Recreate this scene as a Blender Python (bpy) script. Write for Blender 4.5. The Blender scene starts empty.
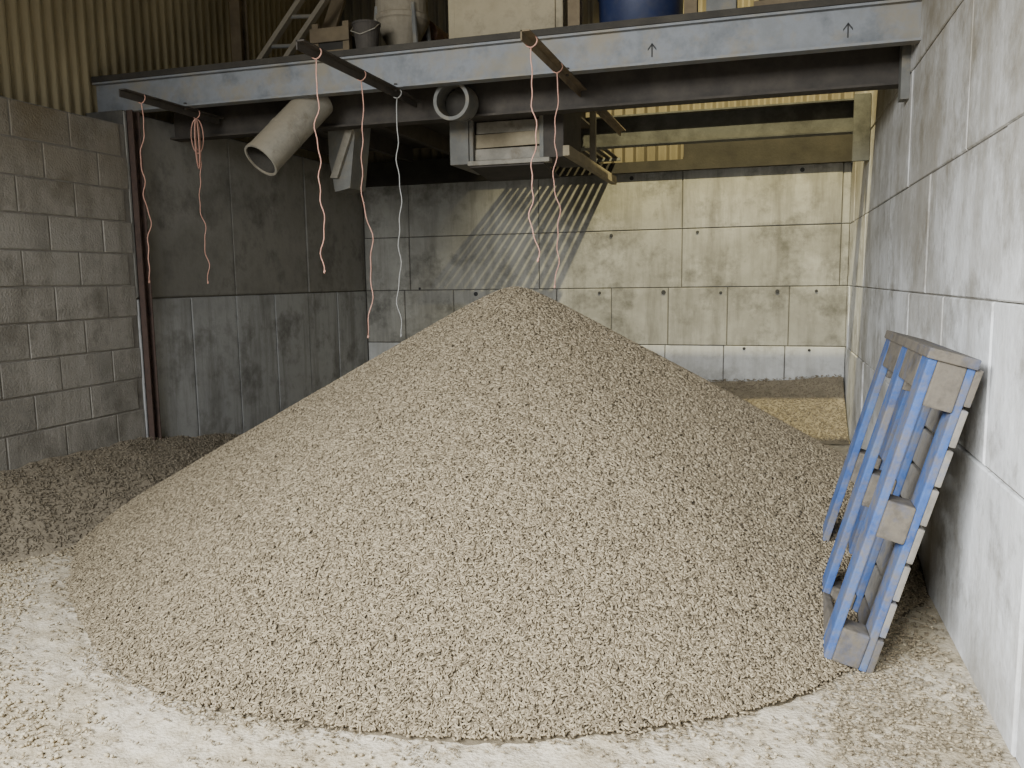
import bpy, bmesh, math, random
import numpy as np
from mathutils import Vector, Matrix, noise
random.seed(7); rng = np.random.default_rng(7)
COL = bpy.context.scene.collection

# ------------------------------------------------------------------ camera
H = 1.55; FPX = 820.0
yaw, pitch, roll = math.radians(17.15), math.radians(7.2), math.radians(0.8)
F = Vector((-math.sin(yaw)*math.cos(pitch), math.cos(yaw)*math.cos(pitch), -math.sin(pitch)))
R0 = Vector((math.cos(yaw), math.sin(yaw), 0)); U0 = R0.cross(F)
Rr = R0*math.cos(roll) - U0*math.sin(roll); Ur = U0*math.cos(roll) + R0*math.sin(roll)
cam = bpy.data.objects.new('camera', bpy.data.cameras.new('camera')); COL.objects.link(cam)
cam.matrix_world = Matrix(((Rr.x, Ur.x, -F.x, 0), (Rr.y, Ur.y, -F.y, 0), (Rr.z, Ur.z, -F.z, H), (0, 0, 0, 1)))
cam.data.sensor_width = 36; cam.data.lens = FPX/1024*36; cam.data.clip_start = .05
bpy.context.scene.camera = cam
CP = Vector((0, 0, H))
def ray(px, py): return F + Rr*((px-512)/FPX) + Ur*((384-py)/FPX)
def on_x(px, py, X): d = ray(px, py); return CP + d*(X/d.x)
def on_y(px, py, Y): d = ray(px, py); return CP + d*(Y/d.y)
def on_z(px, py, Z): d = ray(px, py); return CP + d*((Z-H)/d.z)

# ------------------------------------------------------------------ materials
def c(r, g, b):
    f = lambda v: (v/255/12.92) if v/255 <= .04045 else ((v/255+.055)/1.055)**2.4
    return (f(r), f(g), f(b), 1)
def make_mat(name, cols, scale=3.0, rough=.88, bump=.25, bscale=45, metal=0.0, stretch=(1, 1, 1), speck=None, speck_amt=.5, speck_scale=14, speck_lo=.5, detail=8, dust=None, streak=None, streak_amt=.5, stain=None, stain_amt=.5, high=None, high_amt=.6, high_z=(1.2, 2.8)):
    m = bpy.data.materials.new(name); m.use_nodes = True; N = m.node_tree.nodes; L = m.node_tree.links
    b = N['Principled BSDF']; b.inputs['Roughness'].default_value = rough; b.inputs['Metallic'].default_value = metal
    tc = N.new('ShaderNodeTexCoord'); mp = N.new('ShaderNodeMapping'); mp.inputs['Scale'].default_value = stretch
    L.new(tc.outputs['Object'], mp.inputs['Vector'])
    n1 = N.new('ShaderNodeTexNoise'); n1.inputs['Scale'].default_value = scale; n1.inputs['Detail'].default_value = detail; n1.inputs['Roughness'].default_value = .65
    L.new(mp.outputs[0], n1.inputs['Vector'])
    cr = N.new('ShaderNodeValToRGB'); el = cr.color_ramp.elements
    k = len(cols)
    while len(el) < k: el.new(.5)
    for i, cc in enumerate(cols):
        el[i].position = .3 + .4*i/max(1, k-1); el[i].color = cc
    L.new(n1.outputs['Fac'], cr.inputs['Fac']); out = cr.outputs['Color']
    def overlay(col, amt, sc, vec, out, lo=.5, hi=.68):
        n3 = N.new('ShaderNodeTexNoise'); n3.inputs['Scale'].default_value = sc; n3.inputs['Detail'].default_value = 8; n3.inputs['Roughness'].default_value = .72
        L.new(vec, n3.inputs['Vector'])
        r3 = N.new('ShaderNodeValToRGB'); r3.color_ramp.elements[0].position = lo; r3.color_ramp.elements[1].position = hi
        r3.color_ramp.elements[0].color = (0, 0, 0, 1); r3.color_ramp.elements[1].color = (amt,)*3+(1,)
        L.new(n3.outputs['Fac'], r3.inputs['Fac'])
        mx = N.new('ShaderNodeMixRGB'); mx.inputs['Color2'].default_value = col
        L.new(r3.outputs['Color'], mx.inputs['Fac']); L.new(out, mx.inputs['Color1']); return mx.outputs['Color']
    if speck: out = overlay(speck, speck_amt, speck_scale, mp.outputs[0], out, speck_lo, speck_lo+.18)
    if stain:
        m3 = N.new('ShaderNodeMapping'); m3.inputs['Location'].default_value = (5.3, 2.1, 8.7); L.new(tc.outputs['Object'], m3.inputs['Vector'])
        out = overlay(stain, stain_amt, .8, m3.outputs[0], out, .46, .60)
    if streak:
        m2 = N.new('ShaderNodeMapping'); m2.inputs['Scale'].default_value = (4, 4, .45); L.new(tc.outputs['Object'], m2.inputs['Vector'])
        out = overlay(streak, streak_amt, 1.3, m2.outputs[0], out, .47, .70)
    if high:                                # brown shading painted into the colour, growing towards the top of a wall
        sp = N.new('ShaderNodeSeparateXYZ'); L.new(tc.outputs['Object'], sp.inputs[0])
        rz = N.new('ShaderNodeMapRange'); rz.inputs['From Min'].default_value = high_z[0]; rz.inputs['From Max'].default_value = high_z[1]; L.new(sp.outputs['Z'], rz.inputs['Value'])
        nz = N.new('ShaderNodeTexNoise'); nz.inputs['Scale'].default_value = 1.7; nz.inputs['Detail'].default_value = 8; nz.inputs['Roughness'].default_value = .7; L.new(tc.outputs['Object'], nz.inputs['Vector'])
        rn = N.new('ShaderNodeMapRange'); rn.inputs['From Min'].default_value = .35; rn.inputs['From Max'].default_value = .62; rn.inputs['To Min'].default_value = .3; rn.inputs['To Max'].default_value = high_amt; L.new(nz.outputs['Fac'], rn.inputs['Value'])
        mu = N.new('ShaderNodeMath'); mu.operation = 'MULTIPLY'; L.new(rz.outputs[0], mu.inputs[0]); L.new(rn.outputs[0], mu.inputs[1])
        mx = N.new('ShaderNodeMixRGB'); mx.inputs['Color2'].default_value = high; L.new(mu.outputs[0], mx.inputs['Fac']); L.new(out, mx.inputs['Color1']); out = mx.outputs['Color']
    if dust:                                # dust settled on upward faces
        g = N.new('ShaderNodeNewGeometry'); sp = N.new('ShaderNodeSeparateXYZ'); L.new(g.outputs['Normal'], sp.inputs[0])
        r4 = N.new('ShaderNodeMapRange'); r4.inputs['From Min'].default_value = .2; r4.inputs['From Max'].default_value = .8; r4.inputs['To Max'].default_value = .85
        L.new(sp.outputs['Z'], r4.inputs['Value'])
        mx = N.new('ShaderNodeMixRGB'); mx.inputs['Color2'].default_value = dust
        L.new(r4.outputs[0], mx.inputs['Fac']); L.new(out, mx.inputs['Color1']); out = mx.outputs['Color']
    L.new(out, b.inputs['Base Color'])
    if bump:
        n2 = N.new('ShaderNodeTexNoise'); n2.inputs['Scale'].default_value = bscale; n2.inputs['Detail'].default_value = 5
        L.new(mp.outputs[0], n2.inputs['Vector'])
        bp = N.new('ShaderNodeBump'); bp.inputs['Strength'].default_value = bump; bp.inputs['Distance'].default_value = .01
        L.new(n2.outputs['Fac'], bp.inputs['Height']); L.new(bp.outputs['Normal'], b.inputs['Normal'])
    return m
def pellet_mat(name, cols):
    m = bpy.data.materials.new(name); m.use_nodes = True; N = m.node_tree.nodes; L = m.node_tree.links
    b = N['Principled BSDF']; b.inputs['Roughness'].default_value = .9
    g = N.new('ShaderNodeNewGeometry'); cr = N.new('ShaderNodeValToRGB'); el = cr.color_ramp.elements
    while len(el) < len(cols): el.new(.5)
    for i, cc in enumerate(cols): el[i].position = i/(len(cols)-1); el[i].color = cc
    L.new(g.outputs['Random Per Island'], cr.inputs['Fac'])
    L.new(cr.outputs['Color'], b.inputs['Base Color'])
    return m
DUST = c(138, 127, 105)
M = {}
M['pellet'] = pellet_mat('pellet', [c(106, 95, 76), c(130, 118, 96), c(146, 133, 109), c(168, 155, 129)])
M['pellet_dark'] = pellet_mat('pellet_dark', [c(94, 86, 72), c(114, 105, 89), c(134, 124, 105)])
M['pellet_tan'] = pellet_mat('pellet_tan', [c(116, 106, 88), c(134, 123, 103), c(152, 140, 118)])
M['crumb'] = pellet_mat('crumb', [c(156, 142, 116), c(174, 161, 134), c(192, 180, 154)])
M['meal'] = make_mat('meal', [c(80, 71, 56), c(106, 96, 77)], scale=40, bump=.4, bscale=120)
M['meal_dark'] = make_mat('meal_dark', [c(92, 84, 71), c(130, 120, 102), c(108, 99, 84)], scale=14, bump=.6, bscale=70)
M['meal_tan'] = make_mat('meal_tan', [c(118, 109, 91), c(150, 139, 117)], scale=5, bump=.3, bscale=90)
M['floor'] = make_mat('dusty_floor', [c(158, 145, 120), c(188, 176, 151), c(208, 198, 177), c(174, 161, 136)], scale=2.6, bump=.8, bscale=80, speck=c(140, 126, 101), speck_amt=.75, speck_scale=26, speck_lo=.47, detail=11)
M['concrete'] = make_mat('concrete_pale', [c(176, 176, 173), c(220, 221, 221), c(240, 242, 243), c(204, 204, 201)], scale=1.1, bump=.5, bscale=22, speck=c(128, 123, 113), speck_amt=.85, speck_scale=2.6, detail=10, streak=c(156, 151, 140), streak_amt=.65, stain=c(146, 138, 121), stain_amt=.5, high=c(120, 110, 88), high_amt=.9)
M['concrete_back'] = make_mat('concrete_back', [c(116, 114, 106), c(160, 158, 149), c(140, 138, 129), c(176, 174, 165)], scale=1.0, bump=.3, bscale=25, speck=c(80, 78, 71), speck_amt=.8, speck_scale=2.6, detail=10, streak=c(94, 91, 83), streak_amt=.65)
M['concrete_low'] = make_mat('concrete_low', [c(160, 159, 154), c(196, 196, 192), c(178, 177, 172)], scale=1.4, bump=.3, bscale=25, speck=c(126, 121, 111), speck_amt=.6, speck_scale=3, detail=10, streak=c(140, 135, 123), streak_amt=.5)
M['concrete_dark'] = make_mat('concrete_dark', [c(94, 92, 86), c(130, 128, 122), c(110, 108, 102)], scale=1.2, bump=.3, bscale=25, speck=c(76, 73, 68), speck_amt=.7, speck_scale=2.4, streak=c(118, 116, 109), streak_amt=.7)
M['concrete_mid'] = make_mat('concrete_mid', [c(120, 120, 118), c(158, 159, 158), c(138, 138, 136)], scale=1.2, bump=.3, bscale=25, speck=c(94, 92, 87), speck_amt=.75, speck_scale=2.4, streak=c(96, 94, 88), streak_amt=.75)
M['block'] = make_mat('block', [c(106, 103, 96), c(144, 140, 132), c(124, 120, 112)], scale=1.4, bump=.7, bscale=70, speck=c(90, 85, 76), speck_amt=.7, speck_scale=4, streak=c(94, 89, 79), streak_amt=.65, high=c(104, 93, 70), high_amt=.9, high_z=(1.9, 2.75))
M['mortar'] = make_mat('mortar', [c(98, 94, 87), c(124, 120, 112)], scale=8, bump=.5)
M['mortar_dark'] = make_mat('mortar_dark', [c(66, 64, 59), c(88, 85, 78)], scale=8, bump=.5)
M['clad'] = make_mat('cladding', [c(84, 77, 60), c(118, 109, 88), c(100, 92, 72)], scale=1.5, bump=.1, stretch=(1, 1, .25), rough=.85)
M['clad_left_lit'] = make_mat('cladding_left_lit', [c(104, 95, 70), c(146, 134, 104), c(124, 113, 85)], scale=1.5, bump=.1, stretch=(1, 1, .25), rough=.85)  # brighter copy of the cladding, making up in colour for weak light there
M['beam'] = make_mat('beam_paint', [c(90, 93, 95), c(118, 121, 124), c(105, 107, 107)], scale=4, bump=.08, rough=.75, speck=c(126, 118, 100), speck_amt=.8, speck_scale=3.0, speck_lo=.46, dust=DUST)
M['steel_dark'] = make_mat('steel_dark', [c(46, 42, 37), c(70, 64, 56)], scale=6, bump=.15, rough=.85, dust=DUST)
M['steel_grey'] = make_mat('steel_grey', [c(84, 84, 80), c(112, 111, 105)], scale=5, bump=.15, rough=.75, speck=c(124, 114, 93), speck_amt=.8, speck_scale=6, dust=DUST)
M['steel_dusty'] = make_mat('steel_dusty', [c(66, 67, 64), c(90, 90, 85)], scale=3, bump=.15, rough=.8, speck=c(46, 45, 41), speck_amt=.85, speck_scale=2.4, speck_lo=.44, dust=DUST)
M['galv'] = make_mat('galvanised', [c(112, 108, 97), c(146, 140, 126)], scale=6, bump=.15, rough=.7, speck=c(94, 84, 66), speck_amt=.85, speck_scale=5, dust=DUST)
M['rust'] = make_mat('rust', [c(48, 38, 34), c(74, 58, 50), c(58, 47, 42)], scale=9, bump=.3, rough=.85)
M['wood'] = make_mat('wood_old', [c(82, 71, 53), c(124, 109, 84)], scale=4, bump=.3, bscale=18, rough=.9)
M['wood_dark'] = make_mat('wood_dark', [c(40, 37, 32), c(60, 56, 48)], scale=4, bump=.3, rough=.9)
M['wood_pale'] = make_mat('wood_pale', [c(116, 106, 84), c(150, 139, 114)], scale=5, bump=.2, rough=.85)
M['pal_blue'] = make_mat('pallet_blue', [c(44, 70, 120), c(60, 90, 144), c(82, 104, 140)], scale=7, bump=.5, bscale=30, speck=c(108, 103, 94), speck_amt=.9, speck_scale=6, speck_lo=.44)
M['pal_grey'] = make_mat('pallet_grey', [c(66, 61, 54), c(104, 97, 86), c(84, 79, 72)], scale=8, bump=.5, bscale=35, speck=c(62, 80, 114), speck_amt=.5, speck_scale=7)
M['pal_deck'] = make_mat('pallet_deck', [c(94, 91, 85), c(132, 127, 118), c(76, 92, 124)], scale=6, bump=.4, bscale=35)
M['twine'] = make_mat('twine', [c(168, 124, 108), c(196, 154, 136)], scale=30, bump=.3)
M['twine_white'] = make_mat('twine_white', [c(150, 150, 146), c(178, 178, 172)], scale=30, bump=.3)
M['cabinet'] = make_mat('cabinet', [c(130, 119, 93), c(158, 147, 119)], scale=4, bump=.1, rough=.75, speck=c(100, 89, 68), speck_amt=.75, speck_scale=4)
M['drum'] = make_mat('drum_blue', [c(22, 30, 58), c(34, 46, 78)], scale=4, bump=.05, rough=.55, speck=c(70, 70, 74), speck_amt=.4, speck_scale=5)
M['sack'] = make_mat('machine_grey', [c(110, 102, 86), c(142, 133, 114)], scale=6, bump=.2, bscale=12, speck=c(86, 77, 60), speck_amt=.7, speck_scale=6, dust=DUST)
M['brick_red'] = make_mat('red_paint', [c(88, 64, 50), c(116, 84, 66)], scale=6, bump=.15, speck=c(140, 126, 100), speck_amt=.6, dust=DUST)
M['roof'] = make_mat('roof_sheet', [c(70, 68, 62), c(90, 87, 79)], scale=2, bump=.1)
M['ink'] = make_mat('ink', [c(44, 44, 44), c(60, 60, 60)], scale=20, bump=0)

# ------------------------------------------------------------------ mesh helpers
class MB:
    def __init__(s): s.v = []; s.f = []
    def box(s, lo, hi):
        x0, y0, z0 = lo; x1, y1, z1 = hi
        return s.obox(Vector((x0, y0, z0)), Vector((x1-x0, 0, 0)), Vector((0, y1-y0, 0)), Vector((0, 0, z1-z0)))
    def obox(s, o, a, b, n):
        k = len(s.v); o = Vector(o)
        s.v += [o, o+a, o+a+b, o+b, o+n, o+a+n, o+a+b+n, o+b+n]
        s.f += [tuple(k+i for i in q) for q in ((0, 3, 2, 1), (4, 5, 6, 7), (0, 1, 5, 4), (1, 2, 6, 5), (2, 3, 7, 6), (3, 0, 4, 7))]
        return s
    def panel(s, o, a, b, n, ch):          # block face: chamfered towards n
        k = len(s.v); o = Vector(o); a = Vector(a); b = Vector(b); n = Vector(n)
        ca = a.normalized()*ch; cb = b.normalized()*ch; nn = n.normalized()*ch
        base = [o, o+a, o+a+b, o+b]; mid = [p+n-nn for p in base]
        j = lambda: a.normalized()*random.uniform(-.4, .4)*ch + b.normalized()*random.uniform(-.4, .4)*ch
        top = [o+n+ca+cb+j(), o+a+n-ca+cb+j(), o+a+b+n-ca-cb+j(), o+b+n+ca-cb+j()]
        s.v += base+mid+top
        for r in (0, 4):
            for i in range(4): q = (i+1) % 4; s.f.append((k+r+i, k+r+q, k+r+4+q, k+r+4+i))
        s.f.append((k+8, k+9, k+10, k+11)); return s
    def tube(s, path, r, n=8, cap=True, closed=False):
        P = [Vector(p) for p in path]; m = len(P); k0 = len(s.v)
        rr = r if hasattr(r, '__len__') else [r]*m
        t = (P[1]-P[0]).normalized(); up = Vector((0, 0, 1)) if abs(t.z) < .9 else Vector((1, 0, 0))
        x = t.cross(up).normalized()
        for i in range(m):
            t = (P[min(i+1, m-1)]-P[max(i-1, 0)]).normalized()
            x = (x - t*x.dot(t)).normalized(); y = t.cross(x)
            for j in range(n):
                an = 2*math.pi*j/n; s.v.append(P[i]+x*(rr[i]*math.cos(an))+y*(rr[i]*math.sin(an)))
        for i in range(m-1):
            for j in range(n):
                q = (j+1) % n; s.f.append((k0+i*n+j, k0+i*n+q, k0+(i+1)*n+q, k0+(i+1)*n+j))
        if cap:
            s.f.append(tuple(k0+j for j in range(n))[::-1]); s.f.append(tuple(k0+(m-1)*n+j for j in range(n)))
        return s
    def hollow(s, p0, p1, ro, ri, n=28):
        p0 = Vector(p0); p1 = Vector(p1); t = (p1-p0).normalized()
        up = Vector((0, 0, 1)) if abs(t.z) < .9 else Vector((1, 0, 0)); x = t.cross(up).normalized(); y = t.cross(x); k = len(s.v)
        for (p, r) in ((p0, ro), (p1, ro), (p1, ri), (p0, ri)):
            for j in range(n): an = 2*math.pi*j/n; s.v.append(p+x*(r*math.cos(an))+y*(r*math.sin(an)))
        for a in range(4):
            b = (a+1) % 4
            for j in range(n): q = (j+1) % n; s.f.append((k+a*n+j, k+a*n+q, k+b*n+q, k+b*n+j))
        return s
    def lathe(s, o, prof, n=32):
        o = Vector(o); k = len(s.v)
        for (r, z) in prof:
            for j in range(n): an = 2*math.pi*j/n; s.v.append(o+Vector((r*math.cos(an), r*math.sin(an), z)))
        for i in range(len(prof)-1):
            for j in range(n): q = (j+1) % n; s.f.append((k+i*n+j, k+i*n+q, k+(i+1)*n+q, k+(i+1)*n+j))
        s.f.append(tuple(k+j for j in range(n))[::-1]); s.f.append(tuple(k+(len(prof)-1)*n+j for j in range(n))); return s
    def build(s, name, mat, parent=None, bevel=0, smooth=False):
        me = bpy.data.meshes.new(name)
        off = Vector(parent.location) if parent else Vector((0, 0, 0))
        me.from_pydata([tuple(v-off) for v in s.v], [], s.f)
        bm = bmesh.new(); bm.from_mesh(me); bmesh.ops.recalc_face_normals(bm, faces=bm.faces)
        if bevel: bmesh.ops.bevel(bm, geom=list(bm.edges), offset=bevel, segments=2, affect='EDGES', profile=.6)
        bm.to_mesh(me); bm.free()
        me.materials.append(mat)
        if smooth:
            for p in me.polygons: p.use_smooth = True
        o = bpy.data.objects.new(name, me); COL.objects.link(o)
        if parent: o.parent = parent
        return o
def tag(o, label=None, cat=None, group=None, kind=None):
    if label: o['label'] = label
    if cat: o['category'] = cat
    if group: o['group'] = group
    if kind: o['kind'] = kind
    return o
def thing(name, label, cat, loc, group=None):
    o = bpy.data.objects.new(name, None); COL.objects.link(o); o.location = loc; o.empty_display_size = .1
    return tag(o, label, cat, group)
def struct(o, label, cat): return tag(o, label, cat, kind='structure')

XL, XR, YB = -4.6, .80, 9.0
BZ, BT, BY = 2.85, 3.08, 5.29        # front beam bottom, top, face
WZ = 2.74                            # top of the block wall

# ------------------------------------------------------------------ numpy surfaces and pellets
_ph = rng.uniform(0, 6.28, (24, 3))
def fn(x, y, sc):
    r = 0
    for i in range(12):
        an = _ph[i, 0]; f = sc*(1+.23*i)
        r = r + np.sin((x*np.cos(an)+y*np.sin(an))*f + _ph[i, 1]*3)/(1+.25*i)
    return r/3.2
PX, PY, PR = -1.58, 5.2, 2.84
def pile_R(an):
    g = lambda a0, w: np.exp(-((np.angle(np.exp(1j*(an-a0))))/w)**2)
    return PR*(1+.006*np.sin(3*an+1)+.006*np.sin(7*an+2)+.004*np.sin(13*an)-.095*g(-.45, .42)-.05*g(-2.30, .50))
def pile_raw(x, y):
    dx = x-PX; dy = y-PY; r = np.sqrt(dx*dx+dy*dy); an = np.arctan2(dy, dx); R = pile_R(an)
    ap = .562*(2.82-.150)
    return ap*(1-(np.sqrt(r*r+.0144)-.120)/(R-.120))
def pile(x, y):
    z = pile_raw(x, y); zs = .009*np.logaddexp(0, z/.009)
    return zs + fn(x, y, 4)*.004*np.clip(zs*6, 0, 1)
def heap_left(x, y):
    hw = np.interp(y, [1.2, 2.6, 3.6, 4.4, 5.2, 6.4, 7.6], [.24, .35, .40, .41, .37, .18, .02])
    w = np.interp(y, [1.2, 3.3, 4.1, 5.2, 6.4, 7.6], [.3, .45, .8, 1.1, .85, .4])
    d = (x-XL)/w
    z = hw*np.clip(1-d, -.1, 1)
    return z + (fn(x, y, 9)*.018+fn(x+3, y, 26)*.008)*np.clip(z*12, 0, 1)
def heap_back(x, y):
    hw = np.interp(x, [-3.5, -1.2, -.4, .3, .8], [.12, .44, .48, .52, .56])
    d = (YB-y)/.95
    z = np.where(d < 1, hw*np.clip(1-d, 0, 1)**1.3, -.05*(d-1))
    return z + fn(x, y, 5)*.015*np.clip(z*12, 0, 1)
def floor_h(x, y):
    return fn(x, y, 11)*.005 + fn(x+7, y+2, 37)*.005 + fn(x+1, y+9, 60)*.004*np.clip((-x-1.2)*.8, .25, 1)
def normals(fun, x, y, e=.02):
    gx = (fun(x+e, y)-fun(x-e, y))/(2*e); gy = (fun(x, y+e)-fun(x, y-e))/(2*e)
    n = np.stack([-gx, -gy, np.ones_like(gx)], 1); return n/np.linalg.norm(n, axis=1)[:, None]
K = 6
def pellets(x, y, z, nrm, rad=.0031, lmin=.014, lmax=.024, lift=None, tilt=.12, rvar=(.94, 1.08)):
    n = len(x); rnd = rng.normal(size=(n, 3))
    a = rnd - nrm*(rnd*nrm).sum(1)[:, None]; a /= np.linalg.norm(a, axis=1)[:, None]
    a = a + nrm*rng.normal(0, tilt, n)[:, None]; a /= np.linalg.norm(a, axis=1)[:, None]
    b = np.cross(a, nrm); b /= np.linalg.norm(b, axis=1)[:, None]; d = np.cross(a, b)
    if lift is None: lf = np.where(rng.random(n) < .66, rng.uniform(0, .003, n), rng.uniform(.006, .009, n))   # a packed layer and loose ones on top
    else: lf = rng.uniform(0, lift, n)
    cc = np.stack([x, y, z], 1) + nrm*lf[:, None]
    r = rad*rng.uniform(rvar[0], rvar[1], n)[:, None]; L = rng.uniform(lmin, lmax, n)[:, None]/2
    if rvar[1] > 1.5: L = r*rng.uniform(.7, 1.5, n)[:, None]
    V = np.empty((n, 2*K, 3), np.float32)
    for j in range(K):
        an = 2*math.pi*j/K; o = b*r*math.cos(an)+d*r*math.sin(an)
        V[:, j] = cc-a*L+o; V[:, K+j] = cc+a*L+o
    base = (np.arange(n)*2*K)[:, None]
    quads = np.concatenate([base+np.array([[j, (j+1) % K, K+(j+1) % K, K+j]]) for j in range(K)], 0)
    caps = np.concatenate([base+np.arange(K)[::-1][None], base+K+np.arange(K)[None]], 0)
    return V.reshape(-1, 3), quads, caps
def grid_fun(fun, xs, ys, dz=0.0):
    X, Y = np.meshgrid(xs, ys); Z = fun(X, Y)+dz; nx = len(xs); ny = len(ys)
    v = np.stack([X.ravel(), Y.ravel(), Z.ravel()], 1)
    i = (np.arange(ny-1)[:, None]*nx+np.arange(nx-1)[None]).ravel()
    return v, np.stack([i, i+1, i+nx+1, i+nx], 1)
def np_obj(name, parts, mats):
    """parts: list of (verts, [face arrays], material index); smooth shaded"""
    vs = []; fl = []; mi = []; off = 0
    for v, fas, m in parts:
        vs.append(np.asarray(v, np.float32))
        for fa in fas: fl.append((fa+off).astype(np.int32)); mi.append(np.full(len(fa), m, np.int32))
        off += len(v)
    V = np.concatenate(vs, 0); loops = np.concatenate([f.ravel() for f in fl])
    tot = np.concatenate([np.full(len(f), f.shape[1], np.int32) for f in fl]); st = np.concatenate([[0], np.cumsum(tot)[:-1]]).astype(np.int32)
    me = bpy.data.meshes.new(name); me.vertices.add(len(V)); me.vertices.foreach_set('co', V.ravel())
    me.loops.add(len(loops)); me.loops.foreach_set('vertex_index', loops)
    me.polygons.add(len(tot)); me.polygons.foreach_set('loop_start', st)
    for m in mats: me.materials.append(m)
    me.polygons.foreach_set('material_index', np.concatenate(mi)); me.update(calc_edges=True); me.validate()
    me.polygons.foreach_set('use_smooth', np.ones(len(me.polygons), bool))
    o = bpy.data.objects.new(name, me); COL.objects.link(o); return o

# ------------------------------------------------------------------ the setting
ys = np.concatenate([np.arange(-1.2, 1.2, .06), np.arange(1.2, 4.6, .016), np.arange(4.6, 9.2, .05)])
fv, ff = grid_fun(floor_h, np.arange(-4.75, 1.0, .018), ys, -.014)
fo = np_obj('floor', [(fv, [ff], 0)], [M['floor']])
struct(fo, 'pale concrete floor under a layer of feed dust', 'floor')

# left block wall (front part) with mortar behind
mb = MB(); mb.box((-5.0, -1.2, -.1), (XL-.006, BY-.1, WZ))
w = struct(mb.build('wall_left', M['mortar']), 'grey concrete block wall on the left', 'wall')
mb = MB(); bh, bl = .2375, .47; row = 0; z = -.11
while z < WZ-.01:
    y = -1.2 + (bl/2 if row % 2 else 0) - bl
    while y < BY-.1:
        y0 = max(y, -1.2); y1 = min(y+bl-.012, BY-.1)
        if y1-y0 > .05:
            mb.panel((XL-.03, y0, z+.006), (0, y1-y0, 0), (0, 0, min(bh-.012, WZ-z-.008)), (.03+random.uniform(-.003, .003), 0, 0), .004)
        y += bl
    z += bh; row += 1
mb.build('block_face', M['block'], w)
# left rear concrete wall
mb = MB(); mb.box((-5.0, BY-.1, -.1), (XL-.012, YB+.3, BZ))
w = struct(mb.build('wall_left_rear', M['mortar_dark']), 'dark shuttered concrete wall on the left behind the post', 'wall')
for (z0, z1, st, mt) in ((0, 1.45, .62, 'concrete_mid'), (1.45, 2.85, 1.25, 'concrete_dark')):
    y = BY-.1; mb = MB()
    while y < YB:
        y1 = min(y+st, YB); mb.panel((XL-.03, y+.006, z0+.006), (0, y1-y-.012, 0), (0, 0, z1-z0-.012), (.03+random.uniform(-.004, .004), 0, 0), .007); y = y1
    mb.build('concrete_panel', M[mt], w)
# back wall
mb = MB(); mb.box((XL-.4, YB+.012, -.1), (XR+.4, YB+.3, 2.69))
w = struct(mb.build('wall_back', M['mortar_dark']), 'concrete panel wall at the back of the bay', 'wall')
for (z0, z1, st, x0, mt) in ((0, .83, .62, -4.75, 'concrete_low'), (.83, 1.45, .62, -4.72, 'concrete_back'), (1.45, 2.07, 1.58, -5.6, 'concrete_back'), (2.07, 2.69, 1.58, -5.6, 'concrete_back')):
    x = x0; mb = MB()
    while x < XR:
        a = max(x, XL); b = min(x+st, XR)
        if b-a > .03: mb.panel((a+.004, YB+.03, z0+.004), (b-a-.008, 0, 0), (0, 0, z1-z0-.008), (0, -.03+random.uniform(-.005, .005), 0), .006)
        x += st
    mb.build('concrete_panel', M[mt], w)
mb = MB()
for x, z in ((-3.9, 1.47), (-3.2, 1.40), (-2.6, 1.42), (-1.75, 1.40), (-1.62, 2.02), (-1.05, 1.40), (-.45, 1.39), (.12, 1.40), (.5, 1.40), (-.7, 2.03), (.33, 2.62), (-1.4, 2.62), (-.2, .80), (.45, .79)):
    r = random.uniform(.014, .026); mb.tube([(x, YB-.009, z), (x+.002, YB+.02, z)], r, 9)
mb.build('lifting_hole', M['ink'], w)
# right wall
mb = MB(); mb.box((XR+.012, -1.2, -.1), (XR+.35, YB+.3, 4.2))
w = struct(mb.build('wall_right', M['mortar']), 'pale concrete wall on the right', 'wall')
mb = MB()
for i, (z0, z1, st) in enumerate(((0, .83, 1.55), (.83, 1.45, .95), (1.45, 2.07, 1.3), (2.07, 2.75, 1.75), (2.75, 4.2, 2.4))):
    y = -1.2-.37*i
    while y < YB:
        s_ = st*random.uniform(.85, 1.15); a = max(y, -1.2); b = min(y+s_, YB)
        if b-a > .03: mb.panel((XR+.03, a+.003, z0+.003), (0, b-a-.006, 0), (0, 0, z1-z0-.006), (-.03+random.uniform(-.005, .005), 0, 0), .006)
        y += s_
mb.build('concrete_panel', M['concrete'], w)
# corrugated cladding above
def corrugated(name, o, along, up, n, length, height, mat, per=.1, amp=.018, parent=None):
    o = Vector(o); k = int(length/per*6); mb = MB(); along = Vector(along); up = Vector(up); n = Vector(n)
    for i in range(k+1):
        t = i/6; s_ = max(-.75, min(.75, math.sin(2*math.pi*t)*1.2))*amp
        p = o+along*(length*i/k)+n*s_; mb.v += [p, p+up*height]
    mb.f = [(2*i, 2*i+2, 2*i+3, 2*i+1) for i in range(k)]
    ob = mb.build(name, mat, parent); return ob
struct(corrugated('wall_left_upper', (-4.94, -1.2, WZ-.04), (0, 1, 0), (0, 0, 1), (1, 0, 0), 10.4, 3.5, M['clad_left_lit']), 'tan corrugated cladding above the left wall', 'wall')
struct(corrugated('wall_back_upper', (-5.0, YB+.2, 2.66), (1, 0, 0), (0, 0, 1), (0, -1, 0), 6.1, 3.6, M['clad'], per=.12, amp=.03), 'tan corrugated cladding above the back wall', 'wall')
struct(corrugated('wall_right_upper', (XR+.2, -1.2, 4.15), (0, 1, 0), (0, 0, 1), (-1, 0, 0), 10.4, 2.1, M['clad']), 'corrugated cladding above the right wall', 'wall')
struct(corrugated('wall_front_light_block', (-5.0, -1.2, 3.5), (1, 0, 0), (0, 0, 1), (0, 1, 0), 6.1, 2.75, M['clad']), 'unseen corrugated cladding added above the open front to keep sky light off the loft', 'wall')  # unseen header, added to block sky light from the loft
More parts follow.
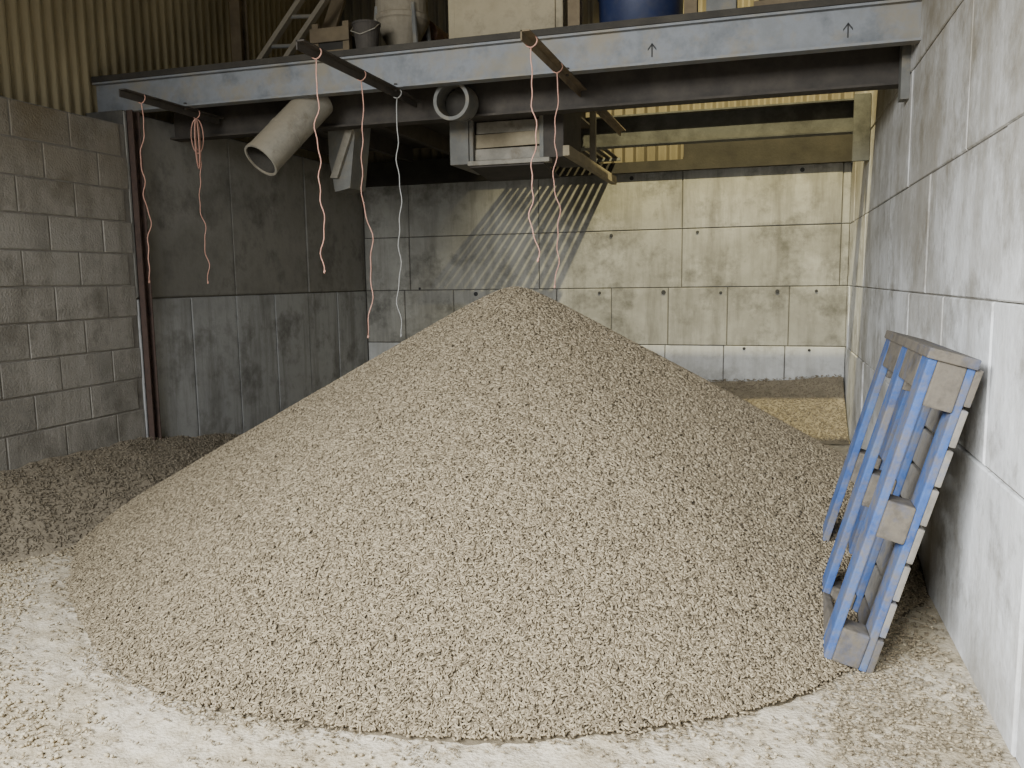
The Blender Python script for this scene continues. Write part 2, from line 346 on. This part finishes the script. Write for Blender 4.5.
struct(MB().box((-5.1, -1.2, 6.2), (1.2, YB+.3, 6.26)).build('ceiling', M['roof']), 'unseen roof sheeting added over the shed to dim the loft', 'roof')  # out of view, added to dim the loft and leave light from the front
mb = MB(); mb.box((XL, YB-.08, 2.67), (XR, YB+.1, 2.78)); mb.box((-.85, YB-.05, 2.78), (XR, YB+.1, 2.94)); mb.box((XL, YB-.05, 2.78), (-1.75, YB+.1, 2.94))
struct(mb.build('trim_1', M['wood_dark']), 'dark timber plate along the top of the back wall', 'timber plate')

# mezzanine deck
mb = MB()
for lo, hi in (((-4.91, BY-.06, BT), (-2.75, YB, BT+.04)), ((-2.75, BY-.06, BT), (-1.5, 7.55, BT+.04)), ((-1.5, BY-.06, BT), (-.62, 6.6, BT+.04)), ((-.62, BY-.06, BT), (XR, 7.15, BT+.04))): mb.box(lo, hi)
deck = struct(mb.build('floor_upper', M['wood_dark']), 'dark mezzanine floor carried by the steel beams', 'mezzanine floor')
for i in range(5):
    x = -4.55+i*.62; MB().box((x-.03, BY+.6, BT-.16), (x+.03, YB-.1 if x < -2.8 else 7.5, BT-.002)).build('joist', M['steel_dark'], deck)
corrugated('soffit_sheet', (-1.45, 5.84, BT-.03), (1, 0, 0), (0, 1, 0), (0, 0, 1), 2.24, .74, M['steel_grey'], per=.11, amp=.02, parent=None).parent = deck

# ------------------------------------------------------------------ beams and post
def ibeam(x0, x1, y, z0, z1, fw=.13, tf=.014, tw=.01):
    mb = MB(); mb.box((x0, y-fw/2, z0), (x1, y+fw/2, z0+tf)); mb.box((x0, y-fw/2, z1-tf), (x1, y+fw/2, z1)); mb.box((x0, y-tw/2, z0+tf), (x1, y+tw/2, z1-tf)); return mb
t = thing('steel_beam', 'long grey painted steel beam along the front edge of the mezzanine', 'beam', (-2.1, BY, BZ))
ibeam(-4.92, XR, BY, BZ, BT, .09).build('beam_body', M['beam'], t)
for px, py in ((652, 50), (848, 30)):
    p = on_y(px, py, BY-.007); a = MB(); h = .042; y0, y1 = BY-.0085, BY-.0055
    a.box((p.x-.004, y0, p.z-h), (p.x+.004, y1, p.z+h-.008))
    for s in (-1, 1):
        k = len(a.v); q = [(0, h), (s*.026, h-.034), (s*.026, h-.046), (0, h-.013)]
        a.v += [Vector((p.x+i, y0, p.z+j)) for i, j in q]+[Vector((p.x+i, y1, p.z+j)) for i, j in q]
        a.f += [(k, k+1, k+2, k+3), (k+7, k+6, k+5, k+4)]+[(k+i, k+(i+1) % 4, k+4+(i+1) % 4, k+4+i) for i in range(4)]
    tag(a.build('arrow_mark', M['ink'], t), 'small black arrow pointing up')
t = thing('steel_beam', 'dark steel beam directly behind the front beam', 'beam', (-2.1, 5.75, 2.72))
ibeam(-4.6, XR, 5.75, 2.71, 3.06, .13).build('beam_body', M['steel_dark'], t)
MB().box((XR-.05, 5.58, 2.6), (XR-.002, 5.68, 3.0)).build('wall_bracket', M['steel_grey'], t)
t = thing('steel_beam', 'rearmost steel beam crossing the opening towards the back wall', 'beam', (-.4, 7.66, 2.78))
ibeam(-1.7, XR, 7.69, 2.75, 3.02, .14).build('beam_body', M['steel_dusty'], t)
MB().box((XR-.13, 7.56, 2.5), (XR-.002, 7.61, 3.04)).build('end_plate', M['steel_dusty'], t)
t = thing('steel_beam', 'short steel beam running back from the front beams to the rearmost beam', 'beam', (-1.6, 6.7, 2.9))
mb = MB(); mb.box((-1.68, 5.82, 2.92), (-1.54, 7.6, 2.935)); mb.box((-1.68, 5.82, 3.06), (-1.54, 7.6, 3.075)); mb.box((-1.615, 5.82, 2.93), (-1.605, 7.6, 3.06)); mb.build('beam_body', M['steel_dark'], t)
t = thing('steel_post', 'thin rusty steel post against the left wall under the beam', 'post', (XL+.06, BY-.05, 0))
mb = MB(); mb.box((XL+.006, BY-.08, 0), (XL+.012, BY-.0, BZ)); mb.box((XL+.006, BY-.08, 0), (XL+.06, BY-.073, BZ)); mb.box((XL+.006, BY-.007, 0), (XL+.06, BY+.0, BZ)); mb.build('post_shaft', M['rust'], t)
MB().box((XL+.006, BY-.11, 0), (XL+.09, BY+.02, .012)).build('base_plate', M['rust'], t)

# ------------------------------------------------------------------ bars beneath the beam and twines
def bar(px, py, ylen, label, mat, w=.05):
    p = on_z(px, py, BZ-.03); o = thing('hanger_bar', label, 'bar', (p.x, p.y, BZ-.06))
    mb = MB(); mb.box((p.x-w/2, p.y, BZ-.010), (p.x+w/2, p.y+ylen, BZ-.002)); mb.box((p.x-w/2, p.y, BZ-.052), (p.x-w/2+.008, p.y+ylen, BZ-.002)); mb.build('angle_iron', mat, o)
    MB().tube([(p.x, BY-.02, BZ-.02), (p.x, BY-.02, BZ+.03)], .011, 8).build('bolt', M['steel_dark'], o)
    return p
b1 = bar(122, 93, 1.05, 'dark angle iron bar poking under the beam near the rusty post', M['steel_dark'])
b2 = bar(300, 45, 1.6, 'dark angle iron bar poking under the beam above the slanted spout', M['steel_dark'])
b3 = bar(525, 35, 3.1, 'brown bar poking under the beam above the housing', M['wood'])
def twine(barp, px, py, bx, by, label, mat, seed, bundle=False):
    d = ray(px, py); Y = barp.x*d.y/d.x
    q = on_y(bx, by, Y); random.seed(seed)
    top = Vector((barp.x, Y, BZ+.006)); o = thing('twine', label, 'twine', (barp.x, Y, q.z), None)
    n = 44; path = []; ph = [random.uniform(0, 6) for _ in range(4)]
    z0 = BZ-.060
    for i in range(n+1):
        s = i/n; z = z0+(q.z-z0)*s; x = top.x+(q.x-top.x)*s
        k = min(1, s*4)
        x += k*(.018*math.sin(s*9+ph[0])+.011*math.sin(s*23+ph[1])+.006*math.sin(s*51+ph[2])); y = Y+k*(.018*math.sin(s*11+ph[3])+.008*math.sin(s*31+ph[0]))
        path.append((x, y, z))
    MB().tube(path, .0034, 6).build('strand', mat, o, smooth=True)
    lp = [Vector((barp.x+.034*math.cos(a), Y+.004*math.sin(2*a), BZ-.030+.032*math.sin(a))) for a in [-math.pi/2+2*math.pi*k/16 for k in range(17)]]
    MB().tube(lp, .0035, 6).build('loop', mat, o, smooth=True)
    kp = Vector(path[-1]); MB().tube([kp+Vector((0, 0, .014)), kp+Vector((.003, 0, .007)), kp, kp-Vector((0, 0, .008))], [.0035, .0065, .0065, .0035], 8).build('knot', mat, o, smooth=True)
    if bundle:
        for k in range(6):
            pts = []; a0 = random.uniform(0, 6); ln = random.uniform(.22, .42); wd = random.uniform(.03, .065)
            for i in range(25):
                s = 2*math.pi*i/24; pts.append(Vector((barp.x+wd*math.sin(s)*math.cos(a0), Y+wd*math.sin(s)*math.sin(a0), BZ-.065-ln/2*(1-math.cos(s)))))
            MB().tube(pts, .004, 6).build('coil_loop', mat, o, smooth=True)
    return o
twine(b1, 141, 98, 150, 282, 'pink twine hanging just in front of the rusty post at the left', M['twine'], 1)
twine(b1, 196, 115, 208, 283, 'pink twine with a tangled bundle of loops at its top', M['twine'], 2, True)
twine(b2, 316, 55, 323, 272, 'orange twine hanging beside the mouth of the slanted spout', M['twine'], 3)
twine(b2, 361, 80, 372, 337, 'longest orange twine, hanging just left of the white cord', M['twine'], 4)
twine(b2, 397, 100, 401, 336, 'thin white cord hanging down behind the pellet pile', M['twine_white'], 5)
twine(b3, 531, 42, 535, 261, 'orange twine above the pile, left one of the close pair', M['twine'], 6)
twine(b3, 557, 70, 556, 287, 'orange twine above the pile, right and lower one of the close pair', M['twine'], 8)
random.seed(11)

# ------------------------------------------------------------------ machinery under the deck
A = on_y(318, 100, 5.52); B = on_y(261, 160, 5.08); ax = (B-A).normalized()
t = thing('spout', 'slanted dusty metal spout with an open round mouth', 'spout', A)
MB().hollow(A, B, .128, .120, 40).build('tube', M['galv'], t, smooth=False)
MB().hollow(B-ax*.02, B+ax*.006, .133, .118, 40).build('mouth_rim', M['galv'], t)
MB().hollow(A+ax*.01, B-ax*.004, .1195, .114, 40).build('inner_lining', M['wood_dark'], t)
MB().hollow(B-ax*.30, B-ax*.27, .131, .123, 40).build('collar', M['galv'], t)
MB().tube([A+ax*.02, A+Vector((0, .0, .12)), (A.x, A.y, BT-.005)], .10, 24).build('upper_duct', M['steel_dark'], t)
def quadpx(pts, Y): return [on_y(px, py, Y) for px, py in pts]
def extrude(pts, d):
    mb = MB(); n = len(pts); d = Vector(d); mb.v = list(pts)+[p+d for p in pts]
    mb.f = [tuple(range(n)), tuple(range(2*n-1, n-1, -1))]+[(i, (i+1) % n, n+(i+1) % n, n+i) for i in range(n)]; return mb
q = quadpx([(326, 96), (358, 93), (350, 188), (335, 192), (329, 160)], 5.9)
t = thing('metal_chute', 'narrow tapered grey metal chute between the spout and the white cord', 'chute', q[3])
extrude(q, (0, .26, 0)).build('chute_body', M['steel_grey'], t, bevel=.004)
q2 = quadpx([(349, 118), (356, 118), (337, 178), (330, 178)], 5.86); extrude(q2, (0, .03, 0)).build('brace', M['galv'], t)
p = on_y(452, 101, 5.42)
t = thing('round_duct', 'short round metal duct with an open dark end under the beam', 'duct', p)
MB().hollow(p, p+Vector((-.02, .25, .03)), .122, .112, 40).build('duct_tube', M['steel_grey'], t)
MB().hollow(p+Vector((0, -.02, 0)), p+Vector((0, .015, 0)), .130, .106, 40).build('flange', M['steel_grey'], t)
MB().tube([p+Vector((-.012, .2, .012)), p+Vector((-.014, .22, .014))], .11, 32).build('damper', M['wood_dark'], t)
# housing
Yh = 6.15; a0 = on_y(452, 166, Yh); a1 = on_y(564, 120, Yh); zb, zt = a0.z, on_y(505, 116, Yh).z
t = thing('machine_housing', 'boxy grey housing with dusty boarded front hung under the mezzanine', 'machine', ((a0.x+a1.x)/2, Yh+.3, zb))
wA = on_y(470, 140, Yh).x; wB = on_y(544, 140, Yh).x
MB().box((a0.x, Yh-.04, zb), (wA, Yh+.6, BT-.02)).build('side_plate', M['steel_grey'], t, bevel=.006)
MB().box((wB, Yh-.02, zb+.02), (a1.x, Yh+.6, BT-.02)).build('side_plate', M['steel_dark'], t, bevel=.006)
MB().box((wA+.002, Yh+.1, zb+.03), (wB-.002, Yh+.58, BT-.02)).build('box_body', M['steel_dark'], t)
hz = zt-zb
for (f0, f1, dy, mt) in ((.09, .34, .02, 'galv'), (.36, .66, .035, 'wood_pale'), (.68, .93, .05, 'galv')):
    MB().obox((wA+.02+dy*.3, Yh+dy, zb+hz*f0), Vector((wB-wA-.05, 0, random.uniform(-.008, .008))), Vector((0, .03, 0)), Vector((0, random.uniform(-.01, .02), hz*(f1-f0)))).build('front_board', M[mt], t, bevel=.004)
MB().box((wA-.01, Yh-.04, zb-.012), (wB+.05, Yh+.05, zb+.022)).build('bottom_rail', M['galv'], t, bevel=.004)
MB().box((wA-.01, Yh-.03, zt-.02), (wB+.02, Yh+.05, zt+.02)).build('top_rail', M['steel_dark'], t, bevel=.004)
MB().box((wA+.004, Yh-.03, zb+.022), (wA+.034, Yh+.012, zt-.02)).build('frame_upright', M['steel_grey'], t, bevel=.003)
MB().box((wB-.028, Yh-.03, zb+.022), (wB+.004, Yh+.012, zt-.02)).build('frame_upright', M['steel_grey'], t, bevel=.003)
MB().obox((wA, Yh-.01, zb-.012), Vector((wB-wA, 0, 0)), Vector((0, .5, -.05)), Vector((0, 0, -.012))).build('floor_plate', M['steel_dark'], t)
# timber beam beside the housing, running back
p = on_y(566, 150, 6.0); t = thing('timber_rail', 'pale timber rail running back from the right side of the housing', 'timber', (p.x, 7.0, p.z))
MB().box((p.x-.025, 6.0, p.z-.04), (p.x+.025, 8.0, p.z+.035)).build('rail_body', M['wood_pale'], t, bevel=.005)
MB().box((p.x-.025, 6.97, p.z+.037), (p.x+.025, 7.01, BT+.0)).build('hanger', M['steel_dark'], t)
# grating added in place of a corrugated sheet, to cast the striped shadow
t = thing('shadow_grating', 'grating of dark bars added at the top of the back wall to cast striped shadow', 'grating', (-1.95, 8.6, 2.82))
for i in range(14):
    x = -2.60+i*.078; MB().box((x, 8.10, 2.83), (x+.050, 8.92, 2.838)).build('shadow_bar', M['steel_dark'], t)
for y in (8.07, 8.90): MB().box((-2.63, y, 2.80), (-1.51, y+.04, 2.83)).build('frame_rail', M['steel_grey'], t)

# ------------------------------------------------------------------ things standing on the mezzanine
DZ = BT+.04
for px, Y, lab in ((104, 5.6, 'brown steel column on the mezzanine near the left end of the front beam'), (240, 6.6, 'brown steel column on the mezzanine behind the leaning ladder')):
    p = on_y(px, 40, Y); t = thing('steel_column', lab, 'column', (p.x, Y, DZ))
    mb = MB(); mb.box((p.x-.05, Y-.06, DZ), (p.x+.05, Y-.05, 6.2)); mb.box((p.x-.05, Y+.05, DZ), (p.x+.05, Y+.06, 6.2)); mb.box((p.x-.005, Y-.05, DZ), (p.x+.005, Y+.05, 6.2)); mb.build('column_shaft', M['wood'], t)
    MB().box((p.x-.08, Y-.09, DZ), (p.x+.08, Y+.09, DZ+.012)).build('base_plate', M['rust'], t)
Y = 5.95; l0 = on_y(258, 56, Y); l1 = on_y(288, 0, Y); dd = (l1-l0).normalized(); dd = (dd+Vector((0, .15, 0))).normalized(); l0 = l0 + dd*((DZ-l0.z)/dd.z)
t = thing('metal_ladder', 'dusty grey ladder frame leaning on the mezzanine at the left', 'ladder', l0)
sx = Vector((.20, .05, 0)); L = 1.7
for k in (0, 1): MB().obox(l0+sx*k, dd*L, Vector((.05, 0, 0)), Vector((0, .06, 0))).build('rail', M['sack'], t, bevel=.003)
for i in range(6): MB().tube([l0+dd*(.12+i*.28)+Vector((.015, .03, 0)), l0+dd*(.12+i*.28)+sx+Vector((.015, .03, 0))], .016, 8).build('rung', M['steel_grey'], t)
# crate
x0 = on_y(322, 30, 5.8).x; x1 = on_y(358, 30, 5.8).x
t = thing('timber_crate', 'brown slatted timber crate standing on the mezzanine beside the dusty mill', 'crate', ((x0+x1)/2, 5.8, DZ))
for (x, y) in ((x0, 5.65), (x1-.05, 5.65), (x0, 5.95), (x1-.05, 5.95)): MB().box((x, y, DZ), (x+.05, y+.05, DZ+.33)).build('corner_post', M['wood'], t)
for i in range(2): MB().box((x0-.01, 5.63, DZ+.03+i*.16), (x1+.01, 5.65, DZ+.13+i*.16)).build('slat', M['wood'], t, bevel=.003)
MB().box((x0+.01, 5.66, DZ+.02), (x1-.01, 5.99, DZ+.24)).build('inner_box', M['wood_dark'], t)
# leaning boards and a bucket
p = on_y(306, 40, 6.25); t = thing('timber_board', 'long dusty board leaning on the mezzanine between the ladder and the crate', 'board', (p.x, 6.25, DZ))
MB().obox((p.x-.05, 6.22, DZ), Vector((.13, 0, 0)), Vector((0, .03, 0)), Vector((.42, .35, 1.5))).build('board', M['wood'], t, bevel=.004)
MB().obox((p.x+.02, 6.205, DZ+.2), Vector((.10, 0, 0)), Vector((0, .02, 0)), Vector((.034, .028, .12))).build('cleat', M['wood_dark'], t, bevel=.003)
p = on_y(372, 40, 5.5); t = thing('bucket', 'small dark bucket on the mezzanine edge between the crate and the grey mill', 'bucket', (p.x, 5.45, DZ))
MB().lathe((p.x, 5.42, DZ), [(.07, 0), (.095, .2), (.10, .2), (.10, .215), (.088, .215), (.07, .03)], 24).build('bucket_body', M['steel_dark'], t, smooth=False)
MB().tube([(p.x-.098, 5.42, DZ+.205), (p.x-.09, 5.36, DZ+.16), (p.x, 5.32, DZ+.12), (p.x+.09, 5.36, DZ+.16), (p.x+.098, 5.42, DZ+.205)], .004, 6).build('handle', M['galv'], t)
# mill
p = on_y(402, 20, 5.78); t = thing('feed_mill', 'dusty grey feed mill with conical hopper and legs left of the beige cabinet', 'machine', (p.x, 5.78, DZ))
MB().lathe((p.x, 5.78, DZ), [(.05, .05), (.07, .07), (.18, .27), (.19, .30), (.20, .31), (.20, .34), (.19, .35), (.19, .85), (.17, .9)], 28).build('hopper', M['sack'], t)
for sx_, sy_ in ((-1, -1), (1, -1), (-1, 1), (1, 1)): MB().tube([(p.x+sx_*.17, 5.78+sy_*.14, DZ), (p.x+sx_*.14, 5.78+sy_*.12, DZ+.4)], .018, 8).build('leg', M['steel_grey'], t)
MB().box((p.x-.02, 5.62, DZ+.0), (p.x+.15, 5.74, DZ+.11)).build('gearbox', M['steel_grey'], t, bevel=.012)
# motor
p = on_y(432, 10, 6.2); t = thing('electric_motor', 'small rusty motor behind the gap between the grey mill and the beige cabinet', 'motor', (p.x, 6.2, DZ))
MB().tube([(p.x, 6.05, DZ+.3), (p.x, 6.4, DZ+.3)], .10, 24).build('motor_body', M['brick_red'], t)
MB().box((p.x-.08, 6.08, DZ), (p.x+.08, 6.36, DZ+.21)).build('motor_foot', M['steel_dark'], t, bevel=.01)
# cabinet
x0 = on_y(448, 20, 5.5).x; x1 = on_y(563, 20, 5.5).x
t = thing('cabinet', 'beige dusty metal cabinet on the mezzanine above the middle of the beam', 'cabinet', ((x0+x1)/2, 5.7, DZ))
MB().box((x0, 5.5, DZ), (x1, 5.95, DZ+1.1)).build('cabinet_body', M['cabinet'], t, bevel=.012)
MB().box((x0+.05, 5.485, DZ+.07), (x1-.05, 5.5, DZ+1.04)).build('door', M['cabinet'], t, bevel=.005)
MB().box((x0-.01, 5.47, DZ), (x1+.01, 5.52, DZ+.05)).build('plinth', M['wood'], t, bevel=.004)
for px, lab in ((575, 'weathered timber post between the beige cabinet and the blue drum'), (691, 'weathered timber post right of the blue drum')):
    p = on_y(px, 15, 5.42); t = thing('timber_post', lab, 'post', (p.x, 5.42, DZ))
    MB().box((p.x-.04, 5.38, DZ), (p.x+.04, 5.46, DZ+1.15)).build('post_shaft', M['wood'], t, bevel=.006)
    MB().box((p.x-.05, 5.36, DZ), (p.x+.05, 5.48, DZ+.03)).build('foot', M['steel_dark'], t)
p = on_y(641, 10, 5.78); t = thing('drum', 'dark blue plastic drum standing on the mezzanine', 'drum', (p.x, 5.78, DZ))
MB().lathe((p.x, 5.78, DZ), [(.25, 0), (.275, .02), (.28, .28), (.292, .30), (.292, .33), (.28, .35), (.28, .6), (.292, .62), (.292, .65), (.28, .67), (.27, .9), (.24, .93)], 36).build('drum_body', M['drum'], t, smooth=True)
MB().hollow((p.x, 5.78, DZ+.88), (p.x, 5.78, DZ+.94), .29, .268, 36).build('lid_ring', M['steel_dark'], t)
p = on_y(722, 8, 5.5); t = thing('metal_box', 'small grey metal box on the mezzanine right of the blue drum', 'box', (p.x, 5.5, DZ))
MB().box((p.x-.09, 5.4, DZ), (p.x+.09, 5.6, DZ+.22)).build('box_body', M['steel_grey'], t, bevel=.008)
MB().box((p.x-.10, 5.39, DZ+.22), (p.x+.10, 5.61, DZ+.25)).build('lid', M['steel_grey'], t, bevel=.004)
p = on_y(800, 4, 5.55); t = thing('plank_stack', 'short brown planks lying stacked at the right end of the mezzanine', 'planks', (p.x, 5.55, DZ))
for i in range(3): MB().box((p.x-.3+.03*i, 5.42, DZ+i*.045), (p.x+.22-.04*i, 5.64-.02*i, DZ+i*.045+.042)).build('plank', M['wood'], t, bevel=.004)

# ------------------------------------------------------------------ pallet
P0 = on_z(823, 658, .045)
u = Vector((.262, 0, .965)).normalized(); v = Vector((-.015, .999, 0)).normalized(); n = v.cross(u); n = n if n.x > 0 else -n; n.normalize(); v = n.cross(u); v = v if v.y > 0 else -v
t = thing('pallet', 'worn blue wooden pallet leaning upright against the right wall', 'pallet', (P0.x+.1, P0.y+.5, 0))
PL = 1.25; RWID = .125
W1, W2, W3, W4 = .032, .135, .165, .190
def pb(name, u0, u1, v0, v1, w0, w1, mat, bev=.006):
    j = lambda a: random.uniform(-a, a)
    o = MB().obox(P0+u*u0+v*(v0+j(.002))+n*w0, u*(u1-u0)+v*j(.006), v*(v1-v0)+u*j(.006), n*(w1-w0)).build(name, mat, t, bevel=bev); return o
for i, v0 in enumerate((0, .44, .875)):
    pb('bottom_runner', 0, PL, v0, v0+RWID, 0, W1, M['pal_blue'])
    for u0, u1 in ((.004, .15), (.54, .69), (PL-.18, PL-.004)): pb('block', u0, u1, v0-.006, v0+RWID-.004, W1, W2, M['pal_grey'], .008)
    pb('stringer', 0, PL, v0, v0+RWID, W2, W3, M['pal_blue'])
for a, b in ((RWID, .44), (.44+RWID, .875)):
    pb('end_board', PL-.13, PL, a+.004, b-.004, 0, W1, M['pal_grey']); pb('end_board', 0, .12, a+.004, b-.004, 0, W1, M['pal_grey'])
pb('end_board', PL-.005, PL+.035, -.025, 1.0, -.012, W3, M['pal_grey'])
for i in range(8):
    u0 = i*(PL-.145)/7; pb('deck_board', u0, u0+.145, .004, 1.0, W3, W4, M['pal_deck'] if i not in (0, 7) else M['pal_grey'])

# ------------------------------------------------------------------ pellets
def sample(n, x0, x1, y0, y1): return rng.uniform(x0, x1, n), rng.uniform(y0, y1, n)
rs = np.linspace(0, PR*1.03, 80); an = np.linspace(0, 2*np.pi, 181)[:-1]
Rg, Ag = np.meshgrid(rs, an, indexing='ij'); bx = np.clip(PX+Rg*np.cos(Ag), XL+.004, XR-.004); by = PY+Rg*np.sin(Ag)
raw = pile_raw(bx, by)
bz = np.where(raw > .02, pile(bx, by)-.004, raw-.02); nb = len(an); bv = np.stack([bx.ravel(), by.ravel(), np.maximum(bz, -.04).ravel()], 1)
i0, j0 = np.meshgrid(np.arange(len(rs)-1), np.arange(nb), indexing='ij'); j1 = (j0+1) % nb
bf = np.stack([i0*nb+j0, (i0+1)*nb+j0, (i0+1)*nb+j1, i0*nb+j1], -1).reshape(-1, 4)
x, y = sample(640000, PX-PR*1.05, PX+PR*1.05, PY-PR*1.05, PY+PR*1.05)
z = pile(x, y); keep = (z > .0075) & (x < XR-.02) & (x > XL+.02) & ((y < 5.7) | (rng.random(len(x)) < .2))
x, y, z = x[keep], y[keep], z[keep]
pv, pq, pc = pellets(x, y, z, normals(pile, x, y))
o = np_obj('pellet_pile', [(bv, [bf], 0), (pv, [pq, pc], 1)], [M['meal'], M['pellet']])
tag(o, 'large conical pile of beige feed pellets in the middle of the floor', 'pellet pile', kind='stuff')
def heap(name, fun, xs, ys, npel, label, mats, x0, x1, y0, y1):
    gv, gf = grid_fun(fun, xs, ys, -.004); kz = gv[:, 2]
    gf = gf[(kz[gf].max(1) > -.004)]
    x, y = sample(npel, x0, x1, y0, y1); z = fun(x, y); k = z > .01; x, y, z = x[k], y[k], z[k]
    pv, pq, pc = pellets(x, y, z, normals(fun, x, y), tilt=.5)
    o = np_obj(name, [(gv, [gf], 0), (pv, [pq, pc], 1)], mats)
    return tag(o, label, 'pellet heap', kind='stuff')
heap('pellet_heap', heap_left, np.arange(XL+.006, XL+1.2, .03), np.arange(1.2, 7.6, .03), 18000, 'low grey brown heap of crumbled pellets along the left block wall', [M['meal_dark'], M['pellet_dark']], XL+.02, XL+1.1, 2.5, 7.2)
heap('pellet_heap', heap_back, np.arange(-3.5, XR-.006, .04), np.arange(7.6, YB-.006, .04), 9000, 'low tan heap of pellets banked against the back wall', [M['meal_tan'], M['pellet_tan']], -1.2, XR-.02, 7.8, YB-.02)
# scattered pellets and crumbs on the floor
def zfl(x, y): return np.maximum(floor_h(x, y)-.014, pile(x, y)-.004)
def rout(x, y): return np.hypot(x-PX, y-PY)-pile_R(np.arctan2(y-PY, x-PX))
x, y = sample(190000, XL+.4, XR-.02, 1.2, 5.4)
r = rout(x, y); pr = np.where(r > -.04, np.exp(-np.clip(r, 0, 9)/.06)*.7, 0)
pr = np.maximum(pr, np.where((x > -.1) & (r > -.06), .55*np.clip(1-r/1.6, .25, 1)*np.clip((x+.1)*2.5, 0, 1), 0)); pr = np.maximum(pr, np.where(r > 0, .045, 0)); pr *= np.clip(.65+.9*fn(x, y, 6), .15, 1)
k = rng.random(len(x)) < pr; x, y = x[k], y[k]; up = np.tile([0, 0, 1.0], (len(x), 1))
pv, pq, pc = pellets(x, y, zfl(x, y)+.003, up, tilt=.12, lmin=.008, lmax=.022, lift=.002)
x, y = sample(80000, XL+.3, XR-.02, 1.3, 5.0); r = rout(x, y)
dn = np.clip(.25+.9*fn(x+5, y, 3.2), .04, 1)*np.where(x < -2.2, 1, np.where(x > 0, .6, .45))*np.clip((r-.03)*4, 0, 1)
k = rng.random(len(x)) < dn; x, y = x[k], y[k]; up = np.tile([0, 0, 1.0], (len(x), 1))
cv, cq, cc_ = pellets(x, y, zfl(x, y)-.0008, up, rad=.0027, tilt=.6, rvar=(.3, 2.4), lift=.001)
o = np_obj('scattered_pellets', [(pv, [pq, pc], 0), (cv, [cq, cc_], 1)], [M['pellet'], M['crumb']])
tag(o, 'loose beige pellets and crumbs strewn over the floor around the foot of the pile', 'loose pellets', kind='stuff')

# ------------------------------------------------------------------ light
wld = bpy.data.worlds.new('world'); bpy.context.scene.world = wld; wld.use_nodes = True
bg = wld.node_tree.nodes['Background']; bg.inputs['Color'].default_value = (.89, .945, 1, 1); bg.inputs['Strength'].default_value = .45
def area(name, loc, target, sx, sy, power, col):
    l = bpy.data.lights.new(name, 'AREA'); l.shape = 'RECTANGLE'; l.size = sx; l.size_y = sy; l.energy = power; l.color = col
    o = bpy.data.objects.new(name, l); COL.objects.link(o); o.location = loc
    o.rotation_euler = (Vector(target)-Vector(loc)).to_track_quat('-Z', 'Y').to_euler(); return o
ar = area('door_daylight', (-2.1, -1.4, 3.2), (-.2, 2.7, .35), 3.4, 1.4, 450, (.955, .98, 1))
ar.data.spread = math.radians(112)
l = bpy.data.lights.new('loft_lamp', 'SPOT'); l.energy = 1500; l.color = (1, .89, .50); l.spot_size = math.radians(78); l.spot_blend = .7; l.shadow_soft_size = .03
o = bpy.data.objects.new('loft_lamp', l); COL.objects.link(o); o.location = (-.2, 6.35, 5.6)
o.rotation_euler = (Vector((-.3, 9, 2.3))-o.location).to_track_quat('-Z', 'Y').to_euler()
